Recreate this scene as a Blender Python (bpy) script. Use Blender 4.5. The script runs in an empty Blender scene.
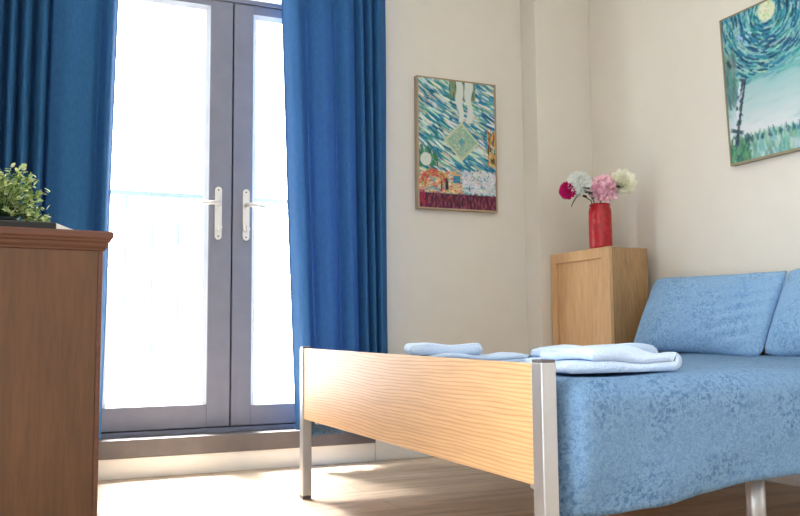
import bpy, bmesh, math, random
from mathutils import Vector, Matrix, noise
import numpy as np
R_ = math.radians
PI = math.pi
scene = bpy.context.scene
COL = scene.collection

# ------------------------------------------------------------------ camera
cam_d = bpy.data.cameras.new('camera'); cam = bpy.data.objects.new('camera', cam_d); COL.objects.link(cam)
cam_d.sensor_width = 36; cam_d.lens = 38.44; cam_d.clip_start = .02
YAW, PITCH, ROLL = R_(23.685), R_(5.121), R_(-.473)
fw = Vector((math.sin(YAW)*math.cos(PITCH), math.cos(YAW)*math.cos(PITCH), math.sin(PITCH)))
rt = Vector((math.cos(YAW), -math.sin(YAW), 0)); up = rt.cross(fw)
r2 = rt*math.cos(ROLL) + up*math.sin(ROLL); u2 = up*math.cos(ROLL) - rt*math.sin(ROLL)
cam.matrix_world = Matrix(((r2.x, u2.x, -fw.x, 0), (r2.y, u2.y, -fw.y, 0), (r2.z, u2.z, -fw.z, .62), (0, 0, 0, 1)))
scene.camera = cam

# ------------------------------------------------------------------ world: hazy white sky, brighter on the side the doors face
SKY_BRIGHT, SKY_DIM = 16.0, 1.0
w = bpy.data.worlds.new('sky'); scene.world = w; w.use_nodes = True
wn = w.node_tree; wn.nodes.clear()
tc = wn.nodes.new('ShaderNodeTexCoord'); sx = wn.nodes.new('ShaderNodeVectorMath'); sx.operation = 'DOT_PRODUCT'; sx.inputs[1].default_value = (-.34, .94, 0); mr = wn.nodes.new('ShaderNodeMapRange')
mr.interpolation_type = 'SMOOTHSTEP'
mr.inputs[1].default_value = -.45; mr.inputs[2].default_value = .85; mr.inputs[3].default_value = SKY_DIM; mr.inputs[4].default_value = SKY_BRIGHT
bgn = wn.nodes.new('ShaderNodeBackground'); bgn.inputs[0].default_value = (.93, .97, 1, 1); wo = wn.nodes.new('ShaderNodeOutputWorld')
wn.links.new(tc.outputs['Generated'], sx.inputs[0]); wn.links.new(sx.outputs['Value'], mr.inputs[0])
wn.links.new(mr.outputs[0], bgn.inputs[1]); wn.links.new(bgn.outputs[0], wo.inputs[0])
# soft sun through the haze, falling in through the doors
SUN_STRENGTH = 38.0
sl = bpy.data.lights.new('sun', 'SUN'); sl.energy = SUN_STRENGTH; sl.angle = R_(20); sl.color = (1, .985, .96)
so = bpy.data.objects.new('sun', sl); COL.objects.link(so); so.location = (-2, 9, 6)
so.rotation_euler = Vector((.10, -1.0, -1.8)).to_track_quat('-Z', 'Y').to_euler()
# portals only guide the sky sampling, they give off no light
def portal(loc, rot, sx_, sy_):
    a = bpy.data.lights.new('portal', 'AREA'); a.shape = 'RECTANGLE'; a.size = sx_; a.size_y = sy_; a.cycles.is_portal = True
    o = bpy.data.objects.new('portal', a); COL.objects.link(o); o.location = loc; o.rotation_euler = rot
portal((.905, 4.2, 1.5), (R_(-90), 0, 0), 1.5, 2.5)
portal((1.2, -1.25, 1.35), (R_(90), 0, 0), 3.3, 2.7)
portal((-.62, .55, 1.2), (0, R_(-90), 0), 2.2, 2.5)
vs = scene.view_settings
vs.view_transform = 'Standard'; vs.look = 'None'; vs.gamma = 1; vs.use_curve_mapping = False
vs.exposure = 0.06
try:
    scene.cycles.use_denoising = True
    scene.cycles.max_bounces = 10; scene.cycles.diffuse_bounces = 6; scene.cycles.transparent_max_bounces = 16
    scene.cycles.caustics_reflective = False; scene.cycles.caustics_refractive = False
except Exception: pass

# ------------------------------------------------------------------ material helpers
def s2l(c):
    return tuple(((v/255)/12.92 if v/255 <= .04045 else ((v/255+.055)/1.055)**2.4) for v in c) + (1,)
class NT:
    def __init__(s, name, rough=.5, metal=0, spec=.5):
        s.m = bpy.data.materials.new(name); s.m.use_nodes = True; s.t = s.m.node_tree
        s.b = s.t.nodes['Principled BSDF']; s.out = s.t.nodes['Material Output']
        s.b.inputs['Roughness'].default_value = rough; s.b.inputs['Metallic'].default_value = metal
        s.b.inputs['Specular IOR Level'].default_value = spec
    def n(s, typ, **kw):
        nd = s.t.nodes.new(typ)
        for k, v in kw.items():
            if k.startswith('i_'):
                nd.inputs[k[2:].replace('_', ' ')].default_value = v
            else: setattr(nd, k, v)
        return nd
    def l(s, a, b): s.t.links.new(a, b)
    def coord(s, scale=(1, 1, 1), rot=(0, 0, 0), loc=(0, 0, 0)):
        c = s.n('ShaderNodeTexCoord'); m = s.n('ShaderNodeMapping')
        m.inputs['Scale'].default_value = scale; m.inputs['Rotation'].default_value = rot; m.inputs['Location'].default_value = loc
        s.l(c.outputs['Object'], m.inputs[0]); return m.outputs[0]
    def noise(s, co, scale, detail=4, rough=.55, dist=0):
        nd = s.n('ShaderNodeTexNoise'); nd.inputs['Scale'].default_value = scale; nd.inputs['Detail'].default_value = detail
        nd.inputs['Roughness'].default_value = rough; nd.inputs['Distortion'].default_value = dist
        s.l(co, nd.inputs['Vector']); return nd.outputs['Fac']
    def ramp(s, fac, stops, interp='LINEAR'):
        r = s.n('ShaderNodeValToRGB'); cr = r.color_ramp; cr.interpolation = interp
        while len(cr.elements) < len(stops): cr.elements.new(.5)
        for e, (p, c) in zip(cr.elements, stops): e.position = p; e.color = s2l(c)
        s.l(fac, r.inputs[0]); return r.outputs[0]
    def mix(s, fac, a, b, mode='MIX'):
        x = s.n('ShaderNodeMix', data_type='RGBA', blend_type=mode)
        for i, v in ((0, fac), (6, a), (7, b)):
            if isinstance(v, (int, float, tuple)): x.inputs[i].default_value = v
            else: s.l(v, x.inputs[i])
        return x.outputs[2]
    def bump(s, h, strength=.2, dist=.005):
        b = s.n('ShaderNodeBump'); b.inputs['Strength'].default_value = strength; b.inputs['Distance'].default_value = dist
        s.l(h, b.inputs['Height']); s.l(b.outputs[0], s.b.inputs['Normal'])
    def color(s, c):
        if isinstance(c, tuple): s.b.inputs['Base Color'].default_value = c
        else: s.l(c, s.b.inputs['Base Color'])
        return s
def plain(name, rgb, rough=.5, metal=0, spec=.5, var=.06, bump=0, bscale=200):
    t = NT(name, rough, metal, spec); co = t.coord()
    f = t.noise(co, 9, 3)
    lo = tuple(max(0, v*(1-var)) for v in rgb); hi = tuple(min(255, v*(1+var)) for v in rgb)
    t.color(t.ramp(f, [(.3, lo), (.7, hi)]))
    if bump: t.bump(t.noise(co, bscale, 3), bump, .003)
    return t.m
def wood(name, cols, scale, axis, rough=.4, bands=26, dist=2.5, line=.35, coarse=1.0):
    """grain runs along `axis`; bands vary across it"""
    t = NT(name, rough)
    st = [1., 1., 1.]; st[axis] = .10
    co = t.coord(tuple(v*scale for v in st))
    f = t.noise(co, 14*coarse, 6, .6, .6)
    base = t.ramp(f, [(.28, cols[0]), (.5, cols[1]), (.75, cols[2])])
    fine = t.noise(t.coord(tuple(v*scale*(1 if v < .5 else 1) for v in st)), 90, 3, .6)
    g = t.ramp(fine, [(.35, (150, 150, 150)), (.6, (255, 255, 255))])
    t.color(t.mix(line, base, g, 'MULTIPLY'))
    t.bump(fine, .05, .002)
    return t.m

M = {}
M['wall'] = plain('wall_paint', (222, 217, 206), .85, var=.006, bump=.05, bscale=120)
M['wall_left'] = M['wall']
M['ceiling'] = plain('ceiling_paint', (238, 236, 230), .9, var=.01)
M['white'] = plain('white_gloss_paint', (236, 235, 232), .35, var=.01)
M['frame'] = plain('grey_door_frame', (128, 132, 150), .38, var=.03)
M['frame_inner'] = plain('pale_glazing_bead', (206, 214, 228), .4, var=.02)
M['sill'] = plain('dark_grey_sill', (98, 92, 92), .5, var=.06)
M['chrome'] = plain('satin_nickel', (222, 220, 216), .35, .5, var=.02)
M['rail'] = plain('pale_painted_railing', (96, 114, 122), .5, var=.02)
M['slab'] = plain('pale_concrete', (205, 203, 198), .9, var=.06)
M['alu'] = plain('brushed_aluminium', (178, 178, 180), .36, .85, var=.03)
M['alu_cap'] = plain('dark_grey_end_cap', (86, 82, 84), .45, .3, var=.05)
M['black'] = plain('black_plastic', (16, 17, 20), .55)
M['paper'] = plain('white_paper', (235, 234, 230), .7, var=.02)
M['pot'] = plain('dark_teal_pot', (26, 44, 50), .4)
M['stem'] = plain('green_stem', (62, 92, 48), .6)
M['darkleaf'] = plain('dark_green_leaf', (38, 58, 40), .5, var=.2)
M['canvas_edge'] = plain('raw_wood_frame', (164, 142, 114), .6, var=.06)
M['frame_gold'] = plain('pale_gilt_frame', (140, 128, 100), .4, .2, var=.06)
M['mattress'] = plain('mattress_ticking', (225, 225, 222), .9, var=.02)
M['track'] = plain('white_track', (232, 232, 230), .4, var=.01)

# glass
t = NT('clear_glass'); gl = t.n('ShaderNodeBsdfGlossy'); gl.inputs['Roughness'].default_value = .02
tr = t.n('ShaderNodeBsdfTransparent'); mx = t.n('ShaderNodeMixShader'); lw = t.n('ShaderNodeLayerWeight'); lw.inputs[0].default_value = .5
pw = t.n('ShaderNodeMath', operation='POWER'); pw.inputs[1].default_value = 5; t.l(lw.outputs['Facing'], pw.inputs[0])
fr = t.n('ShaderNodeMath', operation='MULTIPLY_ADD'); fr.inputs[1].default_value = .5; fr.inputs[2].default_value = .025; t.l(pw.outputs[0], fr.inputs[0])
t.l(fr.outputs[0], mx.inputs[0]); t.l(tr.outputs[0], mx.inputs[1]); t.l(gl.outputs[0], mx.inputs[2]); t.l(mx.outputs[0], t.out.inputs[0])
M['glass'] = t.m

# floor: pale oak boards running along X
t = NT('oak_boards', .36)
co = t.coord()
br = t.n('ShaderNodeTexBrick'); br.offset = .37; br.inputs['Scale'].default_value = 1
br.inputs['Brick Width'].default_value = 1.25; br.inputs['Row Height'].default_value = .19; br.inputs['Mortar Size'].default_value = .0016
br.inputs['Mortar Smooth'].default_value = .4; br.inputs['Bias'].default_value = 0
br.inputs['Color1'].default_value = s2l((226, 206, 184)); br.inputs['Color2'].default_value = s2l((208, 186, 162)); br.inputs['Mortar'].default_value = s2l((150, 124, 98))
t.l(co, br.inputs['Vector'])
g1 = t.noise(t.coord((.5, 7, 1)), 3.2, 6, .62, .8)
g2 = t.noise(t.coord((2.5, 40, 1)), 5, 3, .6)
c = t.mix(.75, br.outputs[0], t.ramp(g1, [(.3, (150, 138, 128)), (.5, (235, 230, 225)), (.72, (255, 252, 246))]), 'MULTIPLY')
c = t.mix(.3, c, t.ramp(g2, [(.35, (150, 140, 130)), (.6, (255, 255, 255))]), 'MULTIPLY')
t.color(c); t.bump(br.outputs['Fac'], -.2, .002)
M['floor'] = t.m

# curtain cloth: lets light through
def curtain_mat():
    t = NT('blue_curtain_cloth', .8, spec=.2)
    co = t.coord((1, 1, .25)); f = t.noise(co, 160, 2)
    c = t.ramp(f, [(.3, (42, 94, 142)), (.7, (54, 107, 157))])
    t.color(c); t.bump(t.noise(t.coord(), 700, 2), .08, .002)
    tl = t.n('ShaderNodeBsdfTranslucent'); tl.inputs[0].default_value = s2l((122, 138, 200))
    mx = t.n('ShaderNodeMixShader'); mx.inputs[0].default_value = .16
    t.l(t.b.outputs[0], mx.inputs[1]); t.l(tl.outputs[0], mx.inputs[2]); t.l(mx.outputs[0], t.out.inputs[0])
    return t.m
M['curtain'] = curtain_mat()

def bedding(name, ground, mid, dark, loc=(0, 0, 0)):
    t = NT(name, .85, spec=.15)
    co = t.coord(loc=loc)
    big = t.noise(co, 7, 2, .5)
    f = t.noise(co, 92, 5, .68, .8)
    f2 = t.noise(t.coord((1, 1, 1), loc=(3+loc[0], 1, 2)), 165, 4, .7, 1.2)
    a = t.ramp(f, [(.40, dark), (.475, mid), (.56, ground)])
    b = t.ramp(f2, [(.42, mid), (.58, ground)])
    k = t.n('ShaderNodeMapRange'); k.inputs[1].default_value = .42; k.inputs[2].default_value = .6; k.inputs[3].default_value = .15; k.inputs[4].default_value = .8
    t.l(big, k.inputs[0])
    t.color(t.mix(k.outputs[0], a, b))
    t.bump(t.noise(co, 260, 3), .12, .002)
    return t.m
M['duvet'] = bedding('leafy_blue_print', (112, 144, 176), (92, 124, 160), (64, 96, 136))
M['pillow'] = bedding('leafy_blue_print_lit', (146, 182, 214), (126, 164, 204), (98, 138, 184), (5, 2, 1))  # the duvet's print again, lightened to paint in the light on the pillows
t = NT('pale_blue_terry', .95, spec=.1); co = t.coord(); f = t.noise(co, 420, 3, .7)
t.color(t.ramp(f, [(.3, (178, 204, 236)), (.7, (214, 228, 248))])); t.bump(t.noise(co, 260, 2, .6), .6, .008); M['towel'] = t.m

# pine footboard: long wavy grain lines along Y
t = NT('laminated_pine', .42)
co = t.coord((1, .22, 1))
wv = t.n('ShaderNodeTexWave', wave_type='BANDS', bands_direction='Z', wave_profile='SIN')
wv.inputs['Scale'].default_value = 32; wv.inputs['Distortion'].default_value = 11; wv.inputs['Detail'].default_value = 2.5
wv.inputs['Detail Scale'].default_value = .28; wv.inputs['Detail Roughness'].default_value = .45
t.l(co, wv.inputs['Vector'])
base = t.ramp(wv.outputs['Fac'], [(.0, (188, 138, 88)), (.13, (203, 157, 107)), (.4, (210, 166, 116)), (1, (214, 171, 122))])
sp = t.noise(t.coord((1, .05, 1)), 120, 3)
t.color(t.mix(.25, base, t.ramp(sp, [(.35, (190, 180, 170)), (.6, (255, 255, 255))]), 'MULTIPLY')); M['pine'] = t.m
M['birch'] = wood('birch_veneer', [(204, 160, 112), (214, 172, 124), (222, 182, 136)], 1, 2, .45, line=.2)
M['birch_shaded'] = wood('birch_veneer_shaded', [(160, 122, 82), (176, 138, 94), (188, 150, 106)], 1.2, 2, .5, line=.3, coarse=1.5)  # same birch, darkened: the shade on the cabinet's side is in the colour
M['oak_brown'] = wood('brown_oak_veneer', [(84, 54, 28), (96, 63, 34), (108, 73, 42)], 1, 2, .42, line=.28)
M['mahogany'] = wood('red_brown_moulding', [(86, 50, 34), (98, 58, 40), (110, 68, 48)], 1, 0, .35, line=.25)

# ------------------------------------------------------------------ mesh helpers
def link(name, me, mat, parent=None, smooth=False, loc=None):
    for mt in (mat if isinstance(mat, (list, tuple)) else [mat]): me.materials.append(mt)
    if smooth:
        me.polygons.foreach_set('use_smooth', [True]*len(me.polygons))
    o = bpy.data.objects.new(name, me); COL.objects.link(o)
    if parent is not None: o.parent = parent
    if loc is not None: o.location = loc
    return o
def add_box(bm, x0, x1, y0, y1, z0, z1, bev=0, seg=2, M4=None):
    vs_ = [bm.verts.new(p) for p in ((x0, y0, z0), (x1, y0, z0), (x1, y1, z0), (x0, y1, z0), (x0, y0, z1), (x1, y0, z1), (x1, y1, z1), (x0, y1, z1))]
    fs = [bm.faces.new([vs_[i] for i in f]) for f in ((3, 2, 1, 0), (4, 5, 6, 7), (0, 1, 5, 4), (1, 2, 6, 5), (2, 3, 7, 6), (3, 0, 4, 7))]
    allv = vs_
    if bev:
        es = list({e for f in fs for e in f.edges})
        r = bmesh.ops.bevel(bm, geom=es, offset=bev, segments=seg, affect='EDGES', profile=.5)
        allv = list({v for f in r['faces'] for v in f.verts} | {v for v in vs_ if v.is_valid})
    if M4 is not None:
        bmesh.ops.transform(bm, matrix=M4, verts=allv)
    return allv
def done(bm, name):
    bmesh.ops.recalc_face_normals(bm, faces=bm.faces)
    me = bpy.data.meshes.new(name); bm.to_mesh(me); bm.free(); return me
def box(name, mat, x0, x1, y0, y1, z0, z1, bev=0, parent=None, seg=2):
    bm = bmesh.new(); add_box(bm, x0, x1, y0, y1, z0, z1, bev, seg)
    return link(name, done(bm, name), mat, parent)
def add_tube(bm, pts, rad, n=12, cap=True):
    """tube through pts (Vectors); rad number or list"""
    pts = [Vector(p) for p in pts]; rings = []
    for i, p in enumerate(pts):
        d = (pts[min(i+1, len(pts)-1)] - pts[max(i-1, 0)]).normalized()
        a = d.orthogonal().normalized() if i == 0 else (A - d*A.dot(d)).normalized()
        A = a; b = d.cross(a); r = rad[i] if isinstance(rad, (list, tuple)) else rad
        rings.append([bm.verts.new(p + (a*math.cos(k*2*PI/n) + b*math.sin(k*2*PI/n))*r) for k in range(n)])
    for i in range(len(rings)-1):
        for k in range(n): bm.faces.new([rings[i][k], rings[i][(k+1) % n], rings[i+1][(k+1) % n], rings[i+1][k]])
    if cap:
        bm.faces.new(rings[0][::-1]); bm.faces.new(rings[-1])
def tube(name, mat, pts, rad, parent=None, n=12):
    bm = bmesh.new(); add_tube(bm, pts, rad, n); return link(name, done(bm, name), mat, parent, True)
def lathe(bm, prof, n=40, c=(0, 0, 0)):
    rings = []
    for r, z in prof:
        if r < 1e-5: rings.append([bm.verts.new((c[0], c[1], c[2]+z))])
        else: rings.append([bm.verts.new((c[0]+r*math.cos(k*2*PI/n), c[1]+r*math.sin(k*2*PI/n), c[2]+z)) for k in range(n)])
    for a, b in zip(rings, rings[1:]):
        for k in range(n):
            k2 = (k+1) % n
            if len(a) == 1 and len(b) == 1: continue
            if len(a) == 1: bm.faces.new([a[0], b[k], b[k2]])
            elif len(b) == 1: bm.faces.new([a[k], a[k2], b[0]])
            else: bm.faces.new([a[k], a[k2], b[k2], b[k]])
def prism(bm, prof, axis, a0, a1):
    """extrude a closed 2-D profile along axis (0:x profile=(y,z), 1:y profile=(x,z), 2:z profile=(x,y))"""
    def P(u, v, a): return {0: (a, u, v), 1: (u, a, v), 2: (u, v, a)}[axis]
    A = [bm.verts.new(P(u, v, a0)) for u, v in prof]; B = [bm.verts.new(P(u, v, a1)) for u, v in prof]
    n = len(prof)
    for i in range(n): bm.faces.new([A[i], A[(i+1) % n], B[(i+1) % n], B[i]])
    bm.faces.new(A[::-1]); bm.faces.new(B)
def grid_mesh(nu, nv, fn):
    bm = bmesh.new()
    V = [[bm.verts.new(fn(i/(nu-1), j/(nv-1))) for j in range(nv)] for i in range(nu)]
    for i in range(nu-1):
        for j in range(nv-1): bm.faces.new([V[i][j], V[i+1][j], V[i+1][j+1], V[i][j+1]])
    return bm
def tag(o, label, cat, group=None):
    o['label'] = label; o['category'] = cat
    if group: o['group'] = group
    return o
def thing(name, label, cat, loc=(0, 0, 0), rz=0, group=None):
    o = bpy.data.objects.new(name, None); COL.objects.link(o); o.location = loc; o.rotation_euler = (0, 0, rz); o.empty_display_size = .1
    return tag(o, label, cat, group)
def struct(o): o['kind'] = 'structure'; return o
def nz(x, y=0, z=0): return noise.noise(Vector((x, y, z)))
random.seed(7)

# ------------------------------------------------------------------ the room
YW = 3.99            # inner face of the door wall
XB = 2.86            # inner face of the bed-head wall
XL = -.45            # inner face of the wall on the left
ZC = 2.75
Y0 = -1.2
DX0, DX1, DZ0, DZ1 = .19, 1.62, .10, 2.68      # opening for the doors
struct(box('floor', M['floor'], XL-.15, XB+.15, Y0, YW+.25, -.1, 0))
struct(box('ceiling', M['ceiling'], XL-.15, XB+.15, Y0, YW+.25, ZC, ZC+.12))
bm = bmesh.new()
add_box(bm, XL-.15, DX0, YW, YW+.25, 0, ZC); add_box(bm, DX1, XB+.15, YW, YW+.25, 0, ZC)
add_box(bm, DX0, DX1, YW, YW+.25, 0, DZ0); add_box(bm, DX0, DX1, YW, YW+.25, DZ1, ZC)
struct(link('wall_back', done(bm, 'wall_back'), M['wall']))
struct(box('wall_right', M['wall'], XB, XB+.15, Y0, YW, 0, ZC))
bm = bmesh.new()          # with a tall window opening behind the camera's left shoulder
add_box(bm, XL-.15, XL, 1.75, YW, 0, ZC); add_box(bm, XL-.15, XL, Y0, -.65, 0, ZC); add_box(bm, XL-.15, XL, -.65, 1.75, 2.3, ZC); add_box(bm, XL-.15, XL, -.65, 1.75, 0, .15)
struct(link('wall_left', done(bm, 'wall_left'), M['wall_left']))
struct(box('trim_1', M['wall'], 2.502, XB, 3.845, YW, 0, ZC, .003))   # boxed-in corner column
# skirting
def skirting(name, x0, x1, y0, y1, h, face):
    return struct(box(name, M['white'], x0, x1, y0, y1, 0, h, .004))
struct(box('baseboard_back', M['white'], 1.605, 2.502, YW-.013, YW, 0, .135, .004))
struct(box('baseboard_door', M['white'], XL, 1.60, YW-.013, YW, 0, .088, .002))
struct(box('baseboard_right', M['white'], XB-.013, XB, Y0, 3.41, 0, .135, .004))
# sill step under the doors
bm = bmesh.new(); add_box(bm, .02, 1.60, YW-.03, YW+.105, .09, .17, .004)
s_ = struct(link('trim_2', done(bm, 'trim_2'), M['sill']))

# door frame
YD = 4.08            # room-side face of the leaves
TR0 = 2.262; TR1 = 2.276
bm = bmesh.new()
add_box(bm, DX0, DX0+.035, YD-.01, YD+.07, .17, DZ1, .002); add_box(bm, DX1-.035, DX1, YD-.01, YD+.07, .17, DZ1, .002)
add_box(bm, DX0+.035, DX1-.035, YD-.004, YD+.07, .10, .190, .002); add_box(bm, DX0+.035, DX1-.035, YD+.058, YD+.07, .18, .23, .001)
add_box(bm, DX0+.035, DX1-.035, YD-.01, YD+.07, TR0+.002, TR1, .002)
add_box(bm, DX0+.035, DX1-.035, YD-.01, YD+.07, DZ1-.04, DZ1, .002)
struct(link('trim_3', done(bm, 'trim_3'), M['frame']))
def framed(name, x0, x1, z0, z1, sl_, sr, sb, stp, y0=YD, dep=.055, bead=.02):
    root = bpy.data.objects.new(name, None); COL.objects.link(root); root.location = ((x0+x1)/2, y0, z0); struct(root)
    ox, oy, oz = root.location
    bm = bmesh.new()
    add_box(bm, x0-ox, x0+sl_-ox, 0, dep, 0, z1-oz, .003); add_box(bm, x1-sr-ox, x1-ox, 0, dep, 0, z1-oz, .003)
    add_box(bm, x0+sl_-ox, x1-sr-ox, 0, dep, 0, sb, .003); add_box(bm, x0+sl_-ox, x1-sr-ox, 0, dep, z1-oz-stp, z1-oz, .003)
    link('door_frame' if 'door' in name else 'window_frame', done(bm, 'leaf'), M['frame'], root)
    a, b, c, d = x0+sl_-ox, x1-sr-ox, sb, z1-oz-stp
    bm = bmesh.new()      # sloped glazing bead
    k = bead
    for (p, q) in (((a, c), (a, d)), ((b, c), (b, d)), ((a, c), (b, c)), ((a, d), (b, d))):
        if p[0] == q[0]:
            sgn = 1 if p[0] == a else -1
            prism(bm, [(p[0], .004), (p[0]+sgn*k, .020), (p[0]+sgn*k, .028), (p[0], .028)], 2, c, d)
        else:
            sgn = 1 if p[1] == c else -1
            prism(bm, [(.004, p[1]), (.020, p[1]+sgn*k), (.028, p[1]+sgn*k), (.028, p[1])], 0, a, b)
    link('glazing_bead', done(bm, 'bead'), M['frame_inner'], root)
    bm = bmesh.new(); add_box(bm, a+.002, b-.002, .0285, .0345, c+.002, d-.002)
    link('glass_pane', done(bm, 'pane'), M['glass'], root)
    return root
d1 = framed('door_1', DX0+.037, .9005, .195, TR0, .095, .110, .107, .030)
d2 = framed('door_2', .9075, DX1-.037, .195, TR0, .096, .095, .095, .044)
framed('window_1', DX0+.037, .900, TR1+.002, DZ1-.042, .04, .04, .014, .035)
framed('window_2', .910, DX1-.037, TR1+.002, DZ1-.042, .04, .04, .014, .035)
bm = bmesh.new(); add_box(bm, .890, .918, YD+.056, YD+.066, .196, TR0); struct(link('trim_4', done(bm, 'trim_4'), M['black']))
def handle(root, x, z0, z1, zl, zk, dirn):
    ox, oy, oz = root.location
    x -= ox; z0 -= oz; z1 -= oz; zl -= oz; zk -= oz
    bm = bmesh.new(); n = 10; hw = .0165
    prof = [(x+hw*math.cos(a), z1-hw+hw*math.sin(a)) for a in [PI*i/n for i in range(n+1)]] + [(x+hw*math.cos(a), z0+hw+hw*math.sin(a)) for a in [PI+PI*i/n for i in range(n+1)]]
    prism(bm, prof, 1, -.009, 0)
    pl = link('handle_plate', done(bm, 'plate'), M['chrome'], root)
    tube('handle_lever', M['chrome'], [(x, -.006, zl), (x, -.038, zl), (x+dirn*.006, -.047, zl), (x+dirn*.02, -.051, zl), (x+dirn*.05, -.051, zl-.002), (x+dirn*.078, -.050, zl-.004), (x+dirn*.092, -.046, zl)], [.011, .011, .012, .0115, .0095, .008, .006], root, 12)
    bm = bmesh.new(); prism(bm, [(x+.017*math.cos(2*PI*i/20), zk+.017*math.sin(2*PI*i/20)) for i in range(20)], 1, -.022, -.008)
    add_box(bm, x-.003, x+.003, -.034, -.021, zk-.013, zk+.013, .001)
    link('thumb_turn', done(bm, 'turn'), M['chrome'], root)
    bm = bmesh.new()
    for z in (z0+.016, z1-.016):
        prism(bm, [(x+.004*math.cos(2*PI*i/10), z+.004*math.sin(2*PI*i/10)) for i in range(10)], 1, -.0105, -.008)
    link('plate_screw', done(bm, 'screws'), M['alu_cap'], root)
handle(d1, .836, 1.08, 1.336, 1.253, 1.140, -1)
handle(d2, .971, 1.08, 1.332, 1.250, 1.137, 1)

# ------------------------------------------------------------------ balcony outside
bs = struct(box('balcony_slab', M['slab'], -.8, 2.6, YW+.25, 5.35, -.1, .06))
YR = 5.0
rl = thing('balcony_railing', 'pale metal railing of thin upright bars beyond the glazed doors', 'railing', (.9, YR, .06))
box('top_rail', M['rail'], -1.6, 1.6, -.022, .022, 1.355, 1.385, .004, rl)
box('bottom_rail', M['rail'], -1.6, 1.6, -.012, .012, .07, .095, .003, rl)
for i in range(22):
    x = -1.53 + i*.1455 - .027
    post = i in (0, 21)
    bm = bmesh.new()
    add_box(bm, x-.014 if post else x-.006, x+.014 if post else x+.006, -.014 if post else -.006, .014 if post else .006, 0 if post else .09, 1.357, .002)
    link('railing_post' if post else 'baluster', done(bm, 'bar'), M['rail'], rl)

# ------------------------------------------------------------------ curtains
def curtain(name, label, fx, fy, z0, z1, nu=220, nv=44, loc=(0, 0, 0)):
    """fx(u,v), fy(u,v): plan position along the cloth u at height fraction v"""
    bm = grid_mesh(nu, nv, lambda u, v: (fx(u, v)-loc[0], fy(u, v)-loc[1], z0 + (z1-z0)*v + (.006*math.sin(u*40) if v == 0 else 0) - loc[2]))
    o = link(name, done(bm, name), M['curtain'], None, True, loc)
    sm = o.modifiers.new('thickness', 'SOLIDIFY'); sm.thickness = .0025; sm.offset = 0
    return tag(o, label, 'curtain', 'blue curtains at the glazed doors')
def bumps(u, cs):
    return sum(a*math.exp(-((u-c)/w_)**2) for c, w_, a in cs)
ZT = 2.70
# right curtain: left edge leans in to the glass; soft broad fold, then tight folds to the right
RF = [(.0, .03, .075), (.09, .045, -.045), (.19, .03, .02), (.33, .09, -.04), (.47, .03, .025), (.57, .06, -.035), (.675, .016, .035), (.72, .025, -.035), (.768, .013, .03), (.81, .022, -.035), (.855, .013, .03), (.90, .03, -.035), (1.0, .035, .03)]
def rfx(u, v):
    x0 = 1.195 - .10*v**.8; x1 = 1.642 - .012*v
    return x0 + (x1-x0)*u + .006*nz(u*6, v*2, 4)
def rfy(u, v):
    k = .75 + .35*(1-v)
    return 3.865 + k*bumps(u, RF) + .006*nz(u*5, v*3, 1) - .02*math.exp(-((u)/.02)**2)*-1
curtain('curtain', 'blue curtain hanging right of the glazed doors, behind the bed foot', rfx, rfy, .172, ZT, loc=(1.4, 3.86, .172))
LF = [(.02, .03, -.05), (.08, .022, .02), (.14, .03, -.05), (.20, .022, .025), (.26, .03, -.05), (.325, .014, .035), (.37, .025, -.05), (.415, .012, .04), (.447, .022, -.05), (.482, .010, .05), (.517, .024, -.05), (.557, .010, .05), (.60, .028, -.055), (.632, .010, .055), (.75, .10, -.06), (.905, .025, .035), (.955, .03, -.025), (1.0, .02, .04)]
def lfx(u, v):
    x0 = -.42; x1 = .310 + .042*v
    return x0 + (x1-x0)*u + .004*nz(u*6, v*2, 9)
def lfy(u, v):
    k = .85 + .2*(1-v)
    return 3.865 + k*bumps(u, LF) + .005*nz(u*5, v*3, 5)
curtain('curtain', 'blue curtain hanging left of the glazed doors, behind the brown chest', lfx, lfy, .185, ZT, nu=260, loc=(0, 3.86, .185))
trk = box('curtain_track', M['track'], -.44, 1.72, 3.845, 3.885, 2.70, ZC, .003)
tag(trk, 'white ceiling track carrying the blue curtains', 'curtain track')

# ------------------------------------------------------------------ bed
BX, BY0, BY1 = .983, 1.515, 3.22
bed = thing('bed', 'bed with pale pine footboard and silver metal posts, blue bedding on it', 'bed', (BX, BY0, 0))
bxo = lambda n, m, x0, x1, y0, y1, z0, z1, bev=0, p=bed: box(n, m, x0-BX, x1-BX, y0-BY0, y1-BY0, z0, z1, bev, p)
for (y0, y1, zt) in ((1.515, 1.557, .5655), (3.178, 3.22, .577)):
    p = bxo('post', M['alu'], BX, BX+.036, y0, y1, .012, zt-.006, .003)
    bxo('post_cap', M['alu_cap'], BX+.001, BX+.035, y0+.001, y1-.001, zt-.007, zt, .002, p)
    bxo('foot_cap', M['alu_cap'], BX+.001, BX+.035, y0+.001, y1-.001, 0, .013, .001, p)
# footboard panel
bm = bmesh.new(); prism(bm, [(.040, .303), (1.665, .301), (1.665, .570), (.040, .556)], 0, .004, .026)
fb = link('footboard', done(bm, 'footboard'), M['pine'], bed)
bv = fb.modifiers.new('edge', 'BEVEL'); bv.width = .002; bv.segments = 2
# head end
for (y0, y1) in ((1.515, 1.557), (3.178, 3.22)):
    p = bxo('head_post', M['alu'], 2.80, 2.836, y0, y1, 0, .62, .003)
bxo('headboard', M['pine'], 2.806, 2.828, 1.557, 3.178, .31, .61, .002)
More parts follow.
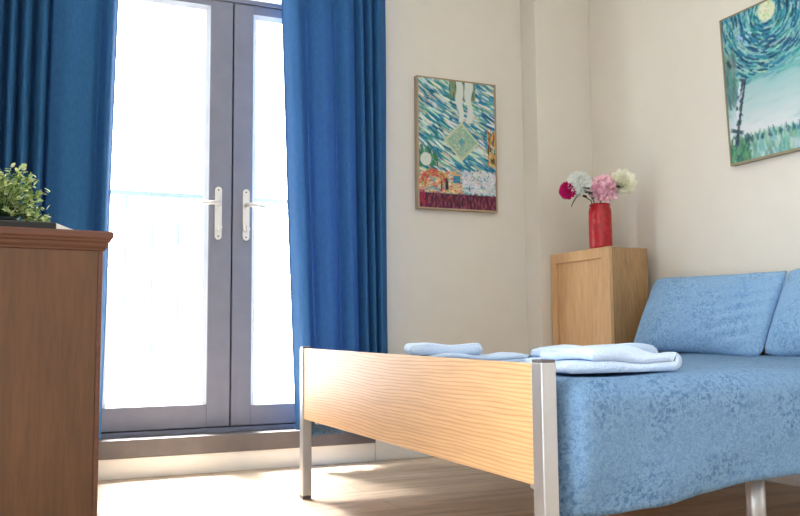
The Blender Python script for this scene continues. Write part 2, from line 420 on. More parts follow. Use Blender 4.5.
# side rails, slats' base, middle leg, mattress
bxo('side_rail', M['alu'], BX+.034, 2.80, 1.60, 1.625, .285, .335, .002)
bxo('side_rail', M['alu'], BX+.034, 2.80, 3.11, 3.135, .285, .335, .002)
bxo('cross_rail', M['alu'], BX+.028, BX+.05, 1.557, 3.178, .305, .335, .002)
bm = bmesh.new()
for i in range(13): add_box(bm, .06+i*.14, .13+i*.14, .10, 1.60, .333, .346, .002)
link('slatted_base', done(bm, 'slats'), M['birch'], bed)
for (x, y) in ((1.735, 1.69), (1.735, 2.36)):
    tube('leg', M['alu'], [(x-BX, y-BY0, 0), (x-BX, y-BY0, .33)], .024, bed, 24)
bxo('mattress', M['mattress'], BX+.06, 2.795, 1.56, 3.17, .346, .500, .04)

# duvet
DXA, DXB = 1.022, 2.79
def hem(x):
    t_ = (x-DXA)
    return .222 + .065*min(1, max(0, t_/.65)) + .005*math.sin(x*13+.5) + .006*nz(x*9, 3)
def topz(x, y):
    z = .527 + .006*nz(x*3, y*3, 2) + .004*nz(x*8, y*8, 7)
    z -= .03*max(0, (x-2.45)/.35)*0
    return z
def duvet_pt(u, v):
    # v: 0 = near hem ... then near edge, across the top, far edge, far hem.
    x = DXA + (DXB-DXA)*u
    yn = 1.487 + .012*nz(x*5, .3) + .05*math.exp(-((x-DXA)/.035)**2); yf = 3.235
    r = .055; zt = .527
    L1 = zt - r - hem(x); L2 = r*PI/2; L3 = yf - yn - 2*r; L = 2*L1 + 2*L2 + L3
    s = v*L
    # more samples near: remap
    if s < L1:
        k = 1 - s/L1                      # 1 at hem
        y = yn + .004*math.sin(x*17)*k + .016*nz(x*6, k*2, 3)*k - .012*k*math.sin(x*4.2) ; z = hem(x) + s
        y += .018*k*k
    elif s < L1+L2:
        a = (s-L1)/r; y = yn + r - r*math.cos(a); z = zt - r + r*math.sin(a)
    elif s < L1+L2+L3:
        y = yn + r + (s-L1-L2); z = zt
    elif s < L1+2*L2+L3:
        a = (s-L1-L2-L3)/r; y = yf - r + r*math.sin(a); z = zt - r + r*math.cos(a)
    else:
        y = yf; z = zt - r - (s-L1-2*L2-L3)
    fade = max(0, min(1, (s-L1)/.1)) if s < L1+L2+L3*.5 else max(0, min(1, (L-L1-s)/.1))
    z += (topz(x, y)-.527)*fade
    # rounded ends at foot and head
    for xe, sg in ((DXA, 1), (DXB, -1)):
        d = (x-xe)*sg
        if d < .06:
            q = 1-d/.06; drop = .055*(1-math.sqrt(max(0, 1-q*q)))
            if s > L1: z -= drop*fade
            if s < L1+L2: y += drop*.5
    return (x-DXA, y-BY0, z)
def duv(u, v):
    # concentrate rows near the camera-side edge and columns near the foot
    return duvet_pt(u, v)
bm = grid_mesh(150, 170, duv)
dv = link('duvet', done(bm, 'duvet'), M['duvet'], None, True, (DXA, BY0, 0))
sm = dv.modifiers.new('thickness', 'SOLIDIFY'); sm.thickness = .012; sm.offset = -1
tag(dv, 'blue leaf-print duvet cover spread over the bed and hanging down its near side', 'duvet')

# pillows: cushion-shaped, leaning back against the head end
def pillow(label, loc, wid, hgt, thick, lean, rz=0, seed=0, skew=0):
    nu, nv = 61, 41
    bm = bmesh.new()
    def P(u, v, side):
        a, b = u*2-1, v*2-1
        puff = max(0, (1-abs(a)**2.2)*(1-abs(b)**2.2))**.6
        px = a*wid/2*(1-.02*(1-abs(b)**2)*abs(a)**3) ; pz = b*hgt/2*(1-.06*(1-abs(a)**2)*abs(b)**3)
        rc = max(0, abs(a)+abs(b)-1.78); k_ = -.02 if (a > 0 and b > 0) else .07; px -= math.copysign(rc*k_, a); pz -= math.copysign(rc*k_, b)
        wr = .006*nz(a*5+seed, b*3, side*2) + .0035*nz(a*14+seed, b*9, side)
        # creases running out of the upper right corner
        wr += .034*math.exp(-(((a-.72)*1.0)/.33)**2)*math.sin((a*.7-b*1.1)*20+seed)*max(0, .6+b*.4)*.6
        py = side*(thick/2*puff + wr*puff)
        return (px + skew*b, py, pz)
    F = [[bm.verts.new(P(i/(nu-1), j/(nv-1), -1)) for j in range(nv)] for i in range(nu)]
    B = [[F[i][j] if i in (0, nu-1) or j in (0, nv-1) else bm.verts.new(P(i/(nu-1), j/(nv-1), 1)) for j in range(nv)] for i in range(nu)]
    for G, fl in ((F, False), (B, True)):
        for i in range(nu-1):
            for j in range(nv-1):
                q = [G[i][j], G[i+1][j], G[i+1][j+1], G[i][j+1]]
                bm.faces.new(q[::-1] if fl else q)
    o = link('pillow', done(bm, 'pillow'), M['pillow'], None, True)
    o.matrix_world = Matrix.Translation(loc) @ Matrix.Rotation(rz, 4, 'Z') @ Matrix.Rotation(-lean, 4, 'X') @ Matrix.Rotation(R_(1.8), 4, 'Y')
    return tag(o, label, 'pillow', 'leaf-print pillows at the head of the bed')
pillow('blue leaf-print pillow leaning at the bed head, next to the birch cabinet', (2.690, 2.872, .698), .79, .385, .17, R_(24), R_(-90), 1)
pillow('blue leaf-print pillow at the right picture edge, farther from the birch cabinet', (2.700, 2.100, .686), .79, .385, .19, R_(24), R_(-90), 5)

# towels: a thick ribbon folded back and forth
def towel(label, loc, layers, depth, th, rz=0, seed=0):
    """layers: list of (x_left, x_right) from the bottom up, folded alternately at right and left"""
    path = []
    g = th*1.02
    for i, (a, b) in enumerate(layers):
        z = th/2 + i*g
        xs = [a + (b-a)*k/14 for k in range(15)]
        if i % 2: xs = xs[::-1]
        for x in xs: path.append((x, z))
        if i < len(layers)-1:
            xe = xs[-1]; sg = 1 if i % 2 == 0 else -1
            for k in range(1, 8):
                an = -PI/2 + PI*k/8
                path.append((xe + sg*g/2*math.cos(an), z + g/2 + g/2*math.sin(an)))
    # outline: offset both sides with rounded ends
    n = len(path); nr = []
    for i in range(n):
        dx = path[min(i+1, n-1)][0]-path[max(i-1, 0)][0]; dz = path[min(i+1, n-1)][1]-path[max(i-1, 0)][1]
        l_ = math.hypot(dx, dz) or 1; nr.append((-dz/l_, dx/l_, dx/l_, dz/l_))
    h = th/2*.96
    out = [(p[0]+q[0]*h, p[1]+q[1]*h) for p, q in zip(path, nr)]
    e = nr[-1]; pe = path[-1]
    out += [(pe[0]+e[2]*h*math.sin(a)+e[0]*h*math.cos(a), pe[1]+e[3]*h*math.sin(a)+e[1]*h*math.cos(a)) for a in [PI*k/6 for k in range(1, 6)]]
    out += [(p[0]-q[0]*h, p[1]-q[1]*h) for p, q in list(zip(path, nr))[::-1]]
    e = nr[0]; pe = path[0]
    out += [(pe[0]-e[2]*h*math.sin(a)-e[0]*h*math.cos(a), pe[1]-e[3]*h*math.sin(a)-e[1]*h*math.cos(a)) for a in [PI*k/6 for k in range(1, 6)]]
    bm = bmesh.new(); ny = 25; rings = []
    for j in range(ny):
        y = (j/(ny-1)-.5)*depth
        edge = 1-abs(j/(ny-1)*2-1)
        sh = .35*min(1, edge*10)+.65
        zmax = th*len(layers)
        rings.append([bm.verts.new((x + .006*nz(y*9, x*5, seed), y + .006*nz(x*11, z*30, seed+3)*(1-edge), max(.0, th*.5*0 + z*(.94+.06*sh) + .010*nz(x*8, y*8, seed+1)*z/zmax*2))) for x, z in out])
    m = len(out)
    for a, b in zip(rings, rings[1:]):
        for i in range(m): bm.faces.new([a[i], a[(i+1) % m], b[(i+1) % m], b[i]])
    for rg_, fl in ((rings[0], 1), (rings[-1], 0)):
        top, e1, bot, e0 = rg_[:n], rg_[n:n+5], rg_[n+5:2*n+5][::-1], rg_[2*n+5:]
        for i in range(n-1):
            q_ = [top[i], top[i+1], bot[i+1], bot[i]]; bm.faces.new(q_ if fl else q_[::-1])
        bm.faces.new([top[-1]]+e1+[bot[-1]]); bm.faces.new([bot[0]]+e0+[top[0]])
    o = link('towel', done(bm, 'towel'), M['towel'], None, True, loc); o.rotation_euler = (0, 0, rz)
    return tag(o, label, 'towel', 'folded towels on the bed')
ZB = .531
towel('pale blue folded towel on the near bed corner beside the silver post', (1.225, 1.68, ZB), [(-.125, .155), (-.06, .158)], .22, .0235, R_(-2), 1)
towel('pale blue folded towel lying just behind the front towel at the near post', (1.43, 1.95, ZB), [(-.15, .13), (-.13, .12)], .17, .026, R_(-4), 4)
towel('flat pale blue towel, lower of the far pair behind the footboard', (1.275, 2.40, ZB), [(-.165, .15), (-.15, .165)], .30, .0125, R_(-17), 7)
towel('pale blue folded towel lying on top of the far pair behind the footboard', (1.205, 2.41, ZB+.026), [(-.105, .095)], .20, .028, R_(-20), 9)

# ------------------------------------------------------------------ corner cabinet with vase
CX0, CX1, CY0, CY1, CZ = 2.560, 2.790, 3.338, 3.838, 1.036
cab = thing('cabinet', 'pale birch cabinet with framed door in the corner beside the bed', 'cabinet', (CX0, CY0, 0))
def cb(n, m, x0, x1, y0, y1, z0, z1, bev=.0015, p=cab): return box(n, m, x0-CX0, x1-CX0, y0-CY0, y1-CY0, z0, z1, bev, p)
cb('body', M['birch_shaded'], CX0+.022, CX1, CY0, CY1, 0, CZ-.004)
dr = bpy.data.objects.new('door', None)
bm = bmesh.new(); W = CY1-CY0
st, zb, zt = .052, .03, CZ
add_box(bm, 0, .020, 0, st+.01, zb, zt, .002); add_box(bm, 0, .020, W-st, W, zb, zt, .002)
add_box(bm, 0, .020, st+.01, W-st, zt-.052, zt, .002); add_box(bm, 0, .020, st+.01, W-st, zb, zb+.06, .002)
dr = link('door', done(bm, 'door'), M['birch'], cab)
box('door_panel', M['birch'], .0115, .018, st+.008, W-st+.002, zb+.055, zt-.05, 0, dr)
# vase
VX, VY = 2.648, 3.515
vase = thing('vase', 'tall red ceramic vase of flowers on the birch cabinet', 'vase', (VX, VY, CZ))
t = NT('red_glaze', .28); co = t.coord(); f = t.noise(co, 40, 3)
t.color(t.ramp(f, [(.3, (160, 16, 28)), (.7, (192, 30, 42))])); vo = t.n('ShaderNodeTexVoronoi'); vo.inputs['Scale'].default_value = 55; t.l(co, vo.inputs['Vector'])
t.bump(vo.outputs['Distance'], .5, .004)
bm = bmesh.new()
lathe(bm, [(r*.86, z) for r, z in [(0, 0), (.058, 0), (.064, .004), (.066, .02), (.067, .10), (.066, .195), (.063, .210), (.059, .216), (.061, .224), (.061, .232), (.055, .232), (.053, .22), (.056, .20), (.058, .02), (0, .012)]], 48)
link('vase_body', done(bm, 'vase'), t.m, vase, True)

def petal(bm, c, d, upv, L, W, cup=.2, rows=4):
    """a small curved petal growing from c along d"""
    d = d.normalized(); s_ = d.cross(upv)
    if s_.length < 1e-4: s_ = d.orthogonal()
    s_.normalize(); n_ = s_.cross(d)
    prev = None
    for i in range(rows):
        k = i/(rows-1); wdt = W*math.sin(PI*(.12+.80*k))**.8/2
        p = c + d*L*k + n_*L*cup*k*k
        cur = [bm.verts.new(p - s_*wdt + n_*wdt*.25), bm.verts.new(p), bm.verts.new(p + s_*wdt + n_*wdt*.25)]
        if prev:
            bm.faces.new([prev[0], prev[1], cur[1], cur[0]]); bm.faces.new([prev[1], prev[2], cur[2], cur[1]])
        prev = cur
def petal_mat(name, a, b):
    t = NT(name, .7, spec=.2); f = t.noise(t.coord(), 60, 3); t.color(t.ramp(f, [(.3, a), (.7, b)])); return t.m
def fib(n):
    for i in range(n):
        z = 1-2*(i+.5)/n; r = math.sqrt(1-z*z); a = i*2.39996
        yield Vector((r*math.cos(a), r*math.sin(a), z))
def flower(label, head, rad, kind, mat, nleaf=2, squash=1):
    base = Vector((VX, VY, CZ+.05))
    h = Vector(head)
    root = thing('flower', label, 'flower', tuple(base), 0, 'flowers in the red vase')
    hl = h - base
    bm = bmesh.new()
    axis = Vector((hl.x*2.2, hl.y*2.2, .22)).normalized() if kind != 'rose' else Vector((-.35, -.8, .35)).normalized()
    rot = axis.to_track_quat('Z', 'Y').to_matrix()
    if kind == 'pom':            # ball of narrow petals
        for d in fib(230):
            dd = rot @ d
            if d.z < -.75: continue
            j = Vector((random.uniform(-.2, .2), random.uniform(-.2, .2), random.uniform(-.2, .2)))
            petal(bm, hl + dd*rad*.45, dd+j, Vector((j.y, 1, j.x)), rad*random.uniform(.5, .6), rad*.26, .15, 4)
    elif kind == 'hydrangea':    # ruffled ball of small rounded petals
        for d in fib(330):
            dd = (rot @ d); dd.z *= squash
            if d.z < -.8: continue
            j = Vector((random.uniform(-1, 1), random.uniform(-1, 1), random.uniform(-1, 1)))
            petal(bm, hl + dd*rad*random.uniform(.60, .80), dd*.7+j*.75, Vector((j.y, j.z, j.x)), rad*random.uniform(.30, .40), rad*.34, random.uniform(-.4, .4), 4)
    else:                        # open bloom of broad overlapping petals
        for ring, (n, tilt, L) in enumerate(((5, .25, .62), (7, .6, .78), (9, .95, .95), (9, 1.3, 1.0), (8, 1.7, .9))):
            for k in range(n):
                a = k*2*PI/n + ring*.4 + random.uniform(-.15, .15)
                d = Vector((math.cos(a)*math.sin(tilt), math.sin(a)*math.sin(tilt), math.cos(tilt)))
                petal(bm, hl - (rot @ Vector((0, 0, 1)))*rad*.25, rot @ d, rot @ Vector((0, 0, -1)), rad*L*1.15, rad*.75, -.28, 6)
    link('blossom', done(bm, 'blossom'), mat, root, True)
    if kind != 'rose':
        bm = bmesh.new(); bmesh.ops.create_icosphere(bm, subdivisions=2, radius=rad*.62, matrix=Matrix.Translation(hl)); link('flower_heart', done(bm, 'heart'), mat, root, True)
    rim = Vector((hl.x*.30, hl.y*.30, .20))
    rim.x = max(-.045, min(.045, rim.x)); rim.y = max(-.045, min(.045, rim.y))
    tube('stem', M['stem'], [(rim.x*-.3, rim.y*-.3, -.03), (rim.x*.5, rim.y*.5, .1), tuple(rim), tuple(rim.lerp(hl, .6)+Vector((0, 0, .012))), tuple(hl)], .0028, root, 8)
    bm = bmesh.new()
    for k in range(nleaf):
        a = random.uniform(0, 2*PI); q = rim.lerp(hl, .55)
        d = Vector((math.cos(a)*.6-.2, math.sin(a)*.6-.5, random.uniform(-.3, .5)))
        petal(bm, q, d, Vector((0, 0, 1)), .07, .04, -.15, 6)
    if nleaf: link('leaf', done(bm, 'leaves'), M['darkleaf'], root, True)
flower('magenta pompom flower, outermost left in the red vase', (2.486, 3.55, 1.335), .048, 'pom', petal_mat('magenta_petals', (186, 12, 96), (222, 40, 128)), 5)
flower('white pompom flower between the magenta and the pink one', (2.532, 3.52, 1.366), .066, 'pom', petal_mat('white_petals', (214, 220, 214), (252, 252, 248)), 4)
flower('big pink ruffled flower over the mouth of the red vase', (2.632, 3.46, 1.336), .070, 'hydrangea', petal_mat('pink_petals', (244, 190, 208), (254, 222, 232)), 4)
flower('cream open flower, outermost right in the red vase', (2.722, 3.42, 1.368), .066, 'rose', petal_mat('cream_petals', (242, 242, 220), (254, 252, 238)), 1)

# ------------------------------------------------------------------ paintings (pigment painted stroke by stroke onto the canvas grid)
class Paint:
    def __init__(s, W, H, ppm):
        s.W, s.H = W, H; s.nx, s.ny = int(W*ppm), int(H*ppm)
        s.a = np.zeros((s.ny, s.nx, 3)); s.ppm = ppm
        s.Y, s.X = np.mgrid[0:s.ny, 0:s.nx]; s.X = (s.X+.5)/s.nx; s.Y = (s.Y+.5)/s.ny     # 0..1, Y down
    def put(s, mask, col, al=1):
        m = (np.clip(mask, 0, 1)*al)[..., None]; s.a = s.a*(1-m) + np.array(col, float)*m
    def stroke(s, x, y, ang, L, w_, col, al=.9, bend=0):
        asp = s.H/s.W
        i0, i1 = max(0, int((x-L)*s.nx)), min(s.nx, int((x+L)*s.nx)+2); j0, j1 = max(0, int((y-L/asp)*s.ny)), min(s.ny, int((y+L/asp)*s.ny)+2)
        if i1 <= i0 or j1 <= j0: return
        dx = s.X[j0:j1, i0:i1]-x; dy = (s.Y[j0:j1, i0:i1]-y)*asp
        u = dx*math.cos(ang)+dy*math.sin(ang); v = -dx*math.sin(ang)+dy*math.cos(ang) + bend*u*u
        m = np.clip(1.6-1.6*np.maximum(np.abs(u)/(L*.5), np.abs(v)/(w_*.5))**2, 0, 1)*al
        s.a[j0:j1, i0:i1] = s.a[j0:j1, i0:i1]*(1-m[..., None]) + np.array(col, float)*m[..., None]
    def rect(s, x0, y0, x1, y1, col, al=1): s.put(((s.X > x0) & (s.X < x1) & (s.Y > y0) & (s.Y < y1)).astype(float), col, al)
    def ell(s, x, y, rx, ry, col, al=1): s.put(np.clip((1-((s.X-x)/rx)**2-((s.Y-y)/ry)**2)*4, 0, 1), col, al)
    def mesh(s, P):
        """P(u,v)->position; u right, v down"""
        nx, ny = s.nx, s.ny
        verts = [P((i+.0)/(nx-1), j/(ny-1)) for j in range(ny) for i in range(nx)]
        faces = [(j*nx+i, (j+1)*nx+i, (j+1)*nx+i+1, j*nx+i+1) for j in range(ny-1) for i in range(nx-1)]
        me = bpy.data.meshes.new('canvas'); me.from_pydata(verts, [], faces)
        at = me.color_attributes.new('paint', 'FLOAT_COLOR', 'POINT')
        c = np.clip(s.a, 0, 255)/255.; lin = np.where(c <= .04045, c/12.92, ((c+.055)/1.055)**2.4).reshape(-1, 3)
        at.data.foreach_set('color', np.hstack([lin, np.ones((len(lin), 1))]).astype(np.float32).ravel())
        return me
t = NT('oil_paint', .55, spec=.3); ca = t.n('ShaderNodeVertexColor', layer_name='paint'); t.color(ca.outputs[0]); t.bump(t.noise(t.coord(), 160, 3), .2, .002); M['paint'] = t.m
rnd = random.Random(3)
def pick(cols): 
    c = rnd.choice(cols); return tuple(v+rnd.uniform(-14, 14) for v in c)

# painting on the door wall
P = Paint(.48, .70, 300)
P.put(np.ones((P.ny, P.nx)), (96, 158, 172))
sky = [(20, 112, 150), (12, 88, 128), (70, 150, 170), (190, 212, 206), (214, 222, 212), (128, 178, 176), (176, 190, 160), (44, 130, 120), (196, 176, 150)]
for i in range(900):
    x, y = rnd.random(), rnd.random()*.74
    P.stroke(x, y, R_(34 - 12*x) + rnd.uniform(-.18, .18), rnd.uniform(.10, .22), rnd.uniform(.016, .032), pick(sky + [(224, 230, 224), (214, 224, 220), (24, 120, 160)]))
# green trunks and two pale wavy forms at the top
P.rect(.40, 0, .74, .14, (96, 128, 98), .85)
for i in range(60): P.stroke(.40+rnd.random()*.34, rnd.random()*.14, R_(90), .09, .016, pick([(70, 104, 78), (120, 150, 118), (150, 128, 100), (40, 120, 110)]))
for cx, ph, r in ((.525, 0, .055), (.645, 1, .06)):
    for k in range(60):
        y = .005 + k*.0052; P.ell(cx + .013*math.sin(k*.16+ph) + (.0004*k), y, r*(.8+.2*math.sin(k*.09+ph)), .014, (206, 214, 206), .8)
for k in range(30): P.stroke(.585, .01+k*.007, R_(90), .03, .010, (112, 126, 112), .7)
# diamond
asp = P.H/P.W
D = np.abs(P.X-.55)/.235 + np.abs(P.Y-.475)/.155
P.put((D < 1).astype(float), (150, 186, 160), .95); P.put(((D < 1) & (D > .86)).astype(float), (198, 202, 166), .9)
for i in range(260):
    x, y = .55+rnd.uniform(-.22, .22), .475+rnd.uniform(-.15, .15)
    if abs(x-.55)/.235+abs(y-.475)/.155 < .8: P.stroke(x, y, rnd.uniform(0, PI), .04, .010, pick([(186, 196, 160), (120, 170, 156), (206, 206, 184), (176, 150, 120), (90, 150, 150)]))
P.put(((D < .2)).astype(float), (80, 150, 170), .8)
# green patch with a pale oval at the left
for i in range(90): P.stroke(rnd.uniform(0, .24), rnd.uniform(.54, .68), R_(80), .07, .02, pick([(52, 116, 76), (84, 138, 96), (36, 104, 110)]))
P.ell(.09, .63, .075, .055, (206, 214, 206)); P.stroke(.09, .62, R_(90), .03, .008, (150, 160, 150))
# ochre strip at the right edge
for i in range(70): P.stroke(rnd.uniform(.90, 1), rnd.uniform(.37, .64), R_(90), .07, .018, pick([(206, 150, 62), (222, 180, 90), (190, 120, 60), (70, 60, 50)]))
# warm glow and pale facade
for i in range(320):
    P.stroke(rnd.uniform(0, .55), rnd.uniform(.71, .88), rnd.uniform(-.5, .5), .06, .018, pick([(222, 196, 140), (226, 206, 170), (206, 150, 110), (196, 84, 84), (214, 180, 110)]))
for i in range(150):
    a = rnd.uniform(PI, 2*PI); r = rnd.uniform(.10, .17)
    P.stroke(.19+r*math.cos(a), .83+r*math.sin(a)*.8, a+PI/2, .05, .018, pick([(190, 64, 70), (206, 104, 84), (160, 170, 90)]))
for i in range(420):
    P.stroke(rnd.uniform(.56, 1), rnd.uniform(.70, .875), R_(90)*rnd.choice([0, 1])+rnd.uniform(-.3, .3), .05, .016, pick([(206, 210, 218), (222, 222, 222), (190, 198, 212), (214, 200, 190)]))
for k, x in enumerate((.60, .69, .78, .88)):
    P.ell(x, .755, .018, .022, (140, 150, 160), .8); P.ell(x, .755, .010, .013, (214, 216, 220), .9)
P.stroke(.65, .84, R_(90), .06, .02, (110, 100, 110)); P.rect(.44, .745, .53, .80, (24, 116, 160), .8)
# dark red ground and two small figures
P.rect(0, .885, 1, 1, (88, 34, 56))
for i in range(260): P.stroke(rnd.random(), rnd.uniform(.89, 1), R_(90)+rnd.uniform(-.25, .25), .06, .016, pick([(112, 44, 66), (60, 28, 56), (150, 74, 92), (52, 24, 44), (128, 60, 60)]))
for i in range(18): P.stroke(rnd.random()*.08, rnd.uniform(.88, 1), R_(90), .06, .02, (170, 40, 74))
P.stroke(.285, .84, R_(90), .10, .022, (48, 28, 44)); P.stroke(.355, .82, R_(90), .13, .045, (30, 28, 46)); P.ell(.35, .775, .014, .012, (60, 40, 50)); P.ell(.283, .80, .011, .010, (90, 40, 50))
PX0, PX1, PZ0, PZ1 = 1.842, 2.308, 1.268, 1.970
pn = thing('painting', 'upright blue and teal painting with dark red ground, on the wall beside the curtain', 'painting', ((PX0+PX1)/2, YW, PZ0))
hw, hh = (PX1-PX0)/2, PZ1-PZ0
bm = bmesh.new()
add_box(bm, -hw-.004, -hw+.006, -.036, 0, 0, hh, .001); add_box(bm, hw-.006, hw+.004, -.036, 0, 0, hh, .001)
add_box(bm, -hw+.006, hw-.006, -.036, 0, 0, .009, .001); add_box(bm, -hw+.006, hw-.006, -.036, 0, hh-.008, hh, .001)
link('picture_frame', done(bm, 'frame'), M['canvas_edge'], pn)
me = P.mesh(lambda u, v: (-hw+.006+u*(2*hw-.012), -.033, hh-.008-v*(hh-.017))); cv = link('canvas', me, M['paint'], pn)
box('backing_board', M['canvas_edge'], -hw+.006, hw-.006, -.030, -.004, .009, hh-.008, 0, pn)
pn.rotation_euler = (0, 0, 0)

# painting on the bed-head wall
W2, H2 = .92, .658
P = Paint(W2, H2, 230)
P.put(np.ones((P.ny, P.nx)), (120, 176, 178))
asp = H2/W2
cxm, cym = .275, .062       # pale moon
for i in range(900):
    x, y = rnd.random(), rnd.random()*.55
    P.stroke(x, y, R_(-12)+rnd.uniform(-.25, .25), rnd.uniform(.05, .12), .014, pick([(90, 158, 166), (122, 178, 178), (70, 140, 152), (150, 192, 188)]), .7)
for i in range(1500):
    r = abs(rnd.gauss(.16, .10))+.055; a = rnd.uniform(0, 2*PI)
    x = cxm + r*math.cos(a); y = cym + r*math.sin(a)/asp
    if y > .46 - .25*max(0, x-.2): continue
    P.stroke(x, y, a+PI/2+rnd.uniform(-.1, .1), rnd.uniform(.03, .08), .010, pick([(16, 96, 132), (10, 74, 108), (28, 124, 150), (90, 160, 172), (20, 60, 90), (150, 192, 180), (40, 132, 136)]))
P.ell(cxm, cym, .052, .052/asp, (204, 210, 178)); 
for i in range(30):
    a = rnd.uniform(0, 2*PI); r = rnd.random()*.04; P.stroke(cxm+r*math.cos(a), cym+r*math.sin(a)/asp, rnd.random()*3, .022, .009, pick([(222, 222, 190), (176, 196, 150), (206, 210, 176)]))
for i in range(12): P.stroke(.08+rnd.random()*.10, .12+rnd.random()*.12, R_(40), .03, .014, pick([(170, 200, 214), (140, 186, 206)]))
# pale cloud and distance
for i in range(500):
    x, y = rnd.random(), rnd.uniform(.50, .83); k = (y-.5)/.33
    P.stroke(x, y, R_(-6)+rnd.uniform(-.1, .1), .14, .03, (150+62*k+rnd.uniform(-8, 8), 190+26*k, 192+26*k), .55)
for i in range(400): P.stroke(rnd.random(), rnd.uniform(.84, 1), R_(90)+rnd.uniform(-.3, .3), .05, .014, pick([(150, 190, 178), (120, 170, 150), (170, 200, 196), (96, 150, 130)]), .8)
for i in range(110): P.stroke(rnd.uniform(0, .12), rnd.uniform(.84, 1), R_(90)+rnd.uniform(-.5, .5), .04, .014, pick([(64, 130, 96), (90, 146, 108), (50, 100, 90)]), .8)
for i in range(120): P.stroke(rnd.uniform(0, .07), rnd.uniform(.26, .6), R_(80), .06, .016, pick([(84, 126, 126), (110, 144, 138), (70, 110, 116)]), .7)
for x in [.10+.034*i for i in range(27)]:
    h_ = rnd.uniform(.015, .06)
    for q in range(5): P.stroke(x+rnd.uniform(-.010, .010), .87-h_*q/5, R_(90)+rnd.uniform(-.5, .5), .025, .018*(1-q/6), pick([(60, 104, 112), (80, 126, 130), (44, 84, 96)]), .75)
# slim dark lattice tower at the left
for k in range(70):
    y = rnd.uniform(.46, .88); x = .105 - .075*(y-.46)/.42 + rnd.uniform(-.016, .016)
    P.stroke(x, y, R_(100)+rnd.uniform(-.8, .8), .04, .014, pick([(36, 58, 72), (50, 76, 88), (184, 202, 212), (206, 216, 224)]), .85)
for k in range(12): P.stroke(.12-.08*k/12, .47+.40*k/12, R_(112), .06, .010, (34, 56, 70), .8)
P.stroke(.05, .79, R_(20), .09, .022, (50, 74, 84)); P.stroke(.03, .32, R_(60), .05, .02, (40, 60, 60))
YL, Z20, Z21 = 2.814, 1.348, 2.006
p2 = thing('painting', 'wide teal painting with a pale moon, on the wall above the bed', 'painting', (XB, YL-W2/2, Z20))
bm = bmesh.new(); h2 = W2/2
add_box(bm, -.030, 0, h2-.005, h2+.003, 0, H2, .001); add_box(bm, -.030, 0, -h2-.003, -h2+.005, 0, H2, .001)
add_box(bm, -.030, 0, -h2+.005, h2-.005, 0, .010, .001); add_box(bm, -.030, 0, -h2+.005, h2-.005, H2-.006, H2, .001)
link('picture_frame', done(bm, 'frame'), M['frame_gold'], p2)
me = P.mesh(lambda u, v: (-.026, h2-.005-u*(W2-.010), H2-.006-v*(H2-.016))); link('canvas', me, M['paint'], p2)
box('backing_board', M['canvas_edge'], -.024, -.003, -h2+.005, h2-.005, .010, H2-.006, 0, p2)
p2.rotation_euler = (0, R_(-2.6), 0)

# ------------------------------------------------------------------ brown chest at the left
CHZ = .900
ch = thing('chest_of_drawers', 'brown oak chest of drawers with moulded top, its side towards us at the left', 'chest of drawers', (.187, 2.40, 0), R_(6))
CD, CW = .50, .78           # depth (to the left), width (away from us)
box('carcass', M['oak_brown'], -CD, -.014, 0, CW, .06, CHZ-.04, .002, ch)
box('plinth', M['mahogany'], -CD+.01, -.006, .006, CW-.006, 0, .06, .002, ch)
box('corner_post', M['mahogany'], -.014, 0, .0, .03, .06, CHZ-.04, .003, ch)
box('corner_post', M['mahogany'], -.014, 0, CW-.03, CW, .06, CHZ-.04, .003, ch)
for k in range(4):
    z0 = .075+k*.195
    d = box('drawer', M['oak_brown'], -.012, .003, .034, CW-.034, z0, z0+.185, .003, ch)
    for yy in (.2, CW-.2):
        bm = bmesh.new(); bmesh.ops.create_uvsphere(bm, u_segments=14, v_segments=8, radius=.011, matrix=Matrix.Translation((.008, yy, z0+.0925))); link('knob', done(bm, 'knob'), M['mahogany'], d, True)
# moulded top: cove under a square-edged board, mitred round three sides
def ring_at(o_, z): return [(-CD, -o_, z), (o_, -o_, z), (o_, CW+o_, z), (-CD, CW+o_, z)]
prof = [(.000, CHZ-.052), (.004, CHZ-.050), (.005, CHZ-.046), (.010, CHZ-.038), (.012, CHZ-.031), (.016, CHZ-.026), (.017, CHZ-.022), (.020, CHZ-.020), (.022, CHZ-.016), (.022, CHZ-.004), (.019, CHZ)]
bm = bmesh.new(); rg = [[bm.verts.new(p) for p in ring_at(*q)] for q in prof]
for a, b in zip(rg, rg[1:]):
    for i in range(4): bm.faces.new([a[i], a[(i+1) % 4], b[(i+1) % 4], b[i]])
bm.faces.new(rg[-1]); bm.faces.new(rg[0][::-1])
link('moulded_top', done(bm, 'top'), M['mahogany'], ch)
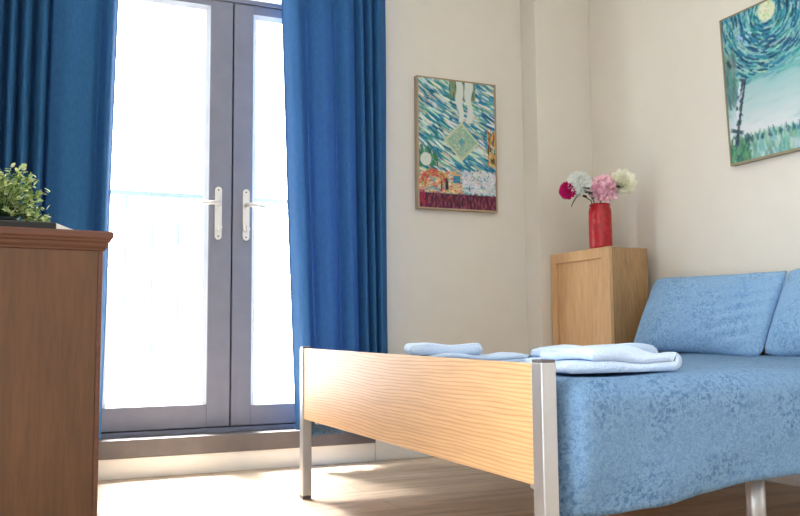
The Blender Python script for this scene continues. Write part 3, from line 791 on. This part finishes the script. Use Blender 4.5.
# things on the chest, placed in its own plan
cm = Matrix.Translation((.187, 2.40, 0)) @ Matrix.Rotation(R_(6), 4, 'Z')
def on_chest(x, y, z=CHZ): return tuple(cm @ Vector((x, y, z)))
fo = thing('ring_binder', 'flat black folder with white sheets at one end on the brown chest', 'folder', on_chest(-.20, .06), R_(4))
box('cover', M['black'], -.16, .085, -.035, .16, 0, .022, .004, fo)
bm = bmesh.new(); prism(bm, [(.07, .002), (.135, .0), (.138, .002), (.108, .012), (.085, .0205), (.07, .0205)], 1, -.03, .15)
link('paper_sheets', done(bm, 'sheets'), M['paper'], fo)
# potted plant
pp = thing('potted_plant', 'small bushy green potted plant on the brown chest', 'plant', on_chest(-.232, .29), 0)
bm = bmesh.new(); lathe(bm, [(0, 0), (.036, 0), (.038, .004), (.046, .05), (.049, .052), (.049, .060), (.044, .060), (.042, .05), (0, .05)], 32)
link('pot', done(bm, 'pot'), M['pot'], pp, True)
t = NT('pale_green_leaf', .55, spec=.3); f = t.noise(t.coord(), 26, 3)
t.color(t.ramp(f, [(.3, (126, 158, 88)), (.5, (186, 206, 140)), (.72, (236, 240, 204))])); M['leaf'] = t.m
lb = bmesh.new(); sb = bmesh.new()
rr = random.Random(11)
for k in range(110):
    a = rr.uniform(0, 2*PI); el = rr.uniform(-.25, 1.45); L = rr.uniform(.085, .145)
    tip = Vector((math.cos(a)*math.cos(el)*L*1.0, math.sin(a)*math.cos(el)*L*1.0, .055+max(0, math.sin(el))*L*1.15 + min(0, el)*.05))
    b0 = Vector((math.cos(a)*.02, math.sin(a)*.02, .048))
    mid = b0.lerp(tip, .55) + Vector((0, 0, .022))
    pts = [b0, b0.lerp(mid, .6)+Vector((0, 0, .006)), mid, mid.lerp(tip, .6), tip]
    add_tube(sb, pts, .0011, 5)
    for q in range(13):
        s_ = .25+.75*q/10
        i = min(3, int(s_*4)); p = pts[i].lerp(pts[i+1], s_*4-i)
        d = Vector((rr.uniform(-1, 1), rr.uniform(-1, 1), rr.uniform(-.2, 1))).normalized()
        petal(lb, p, d, Vector((rr.uniform(-.5, .5), rr.uniform(-.5, .5), 1)), rr.uniform(.013, .020), rr.uniform(.010, .014), -.2, 4)
link('foliage', done(lb, 'foliage'), M['leaf'], pp, True)
link('stem', done(sb, 'stems'), M['stem'], pp, True)
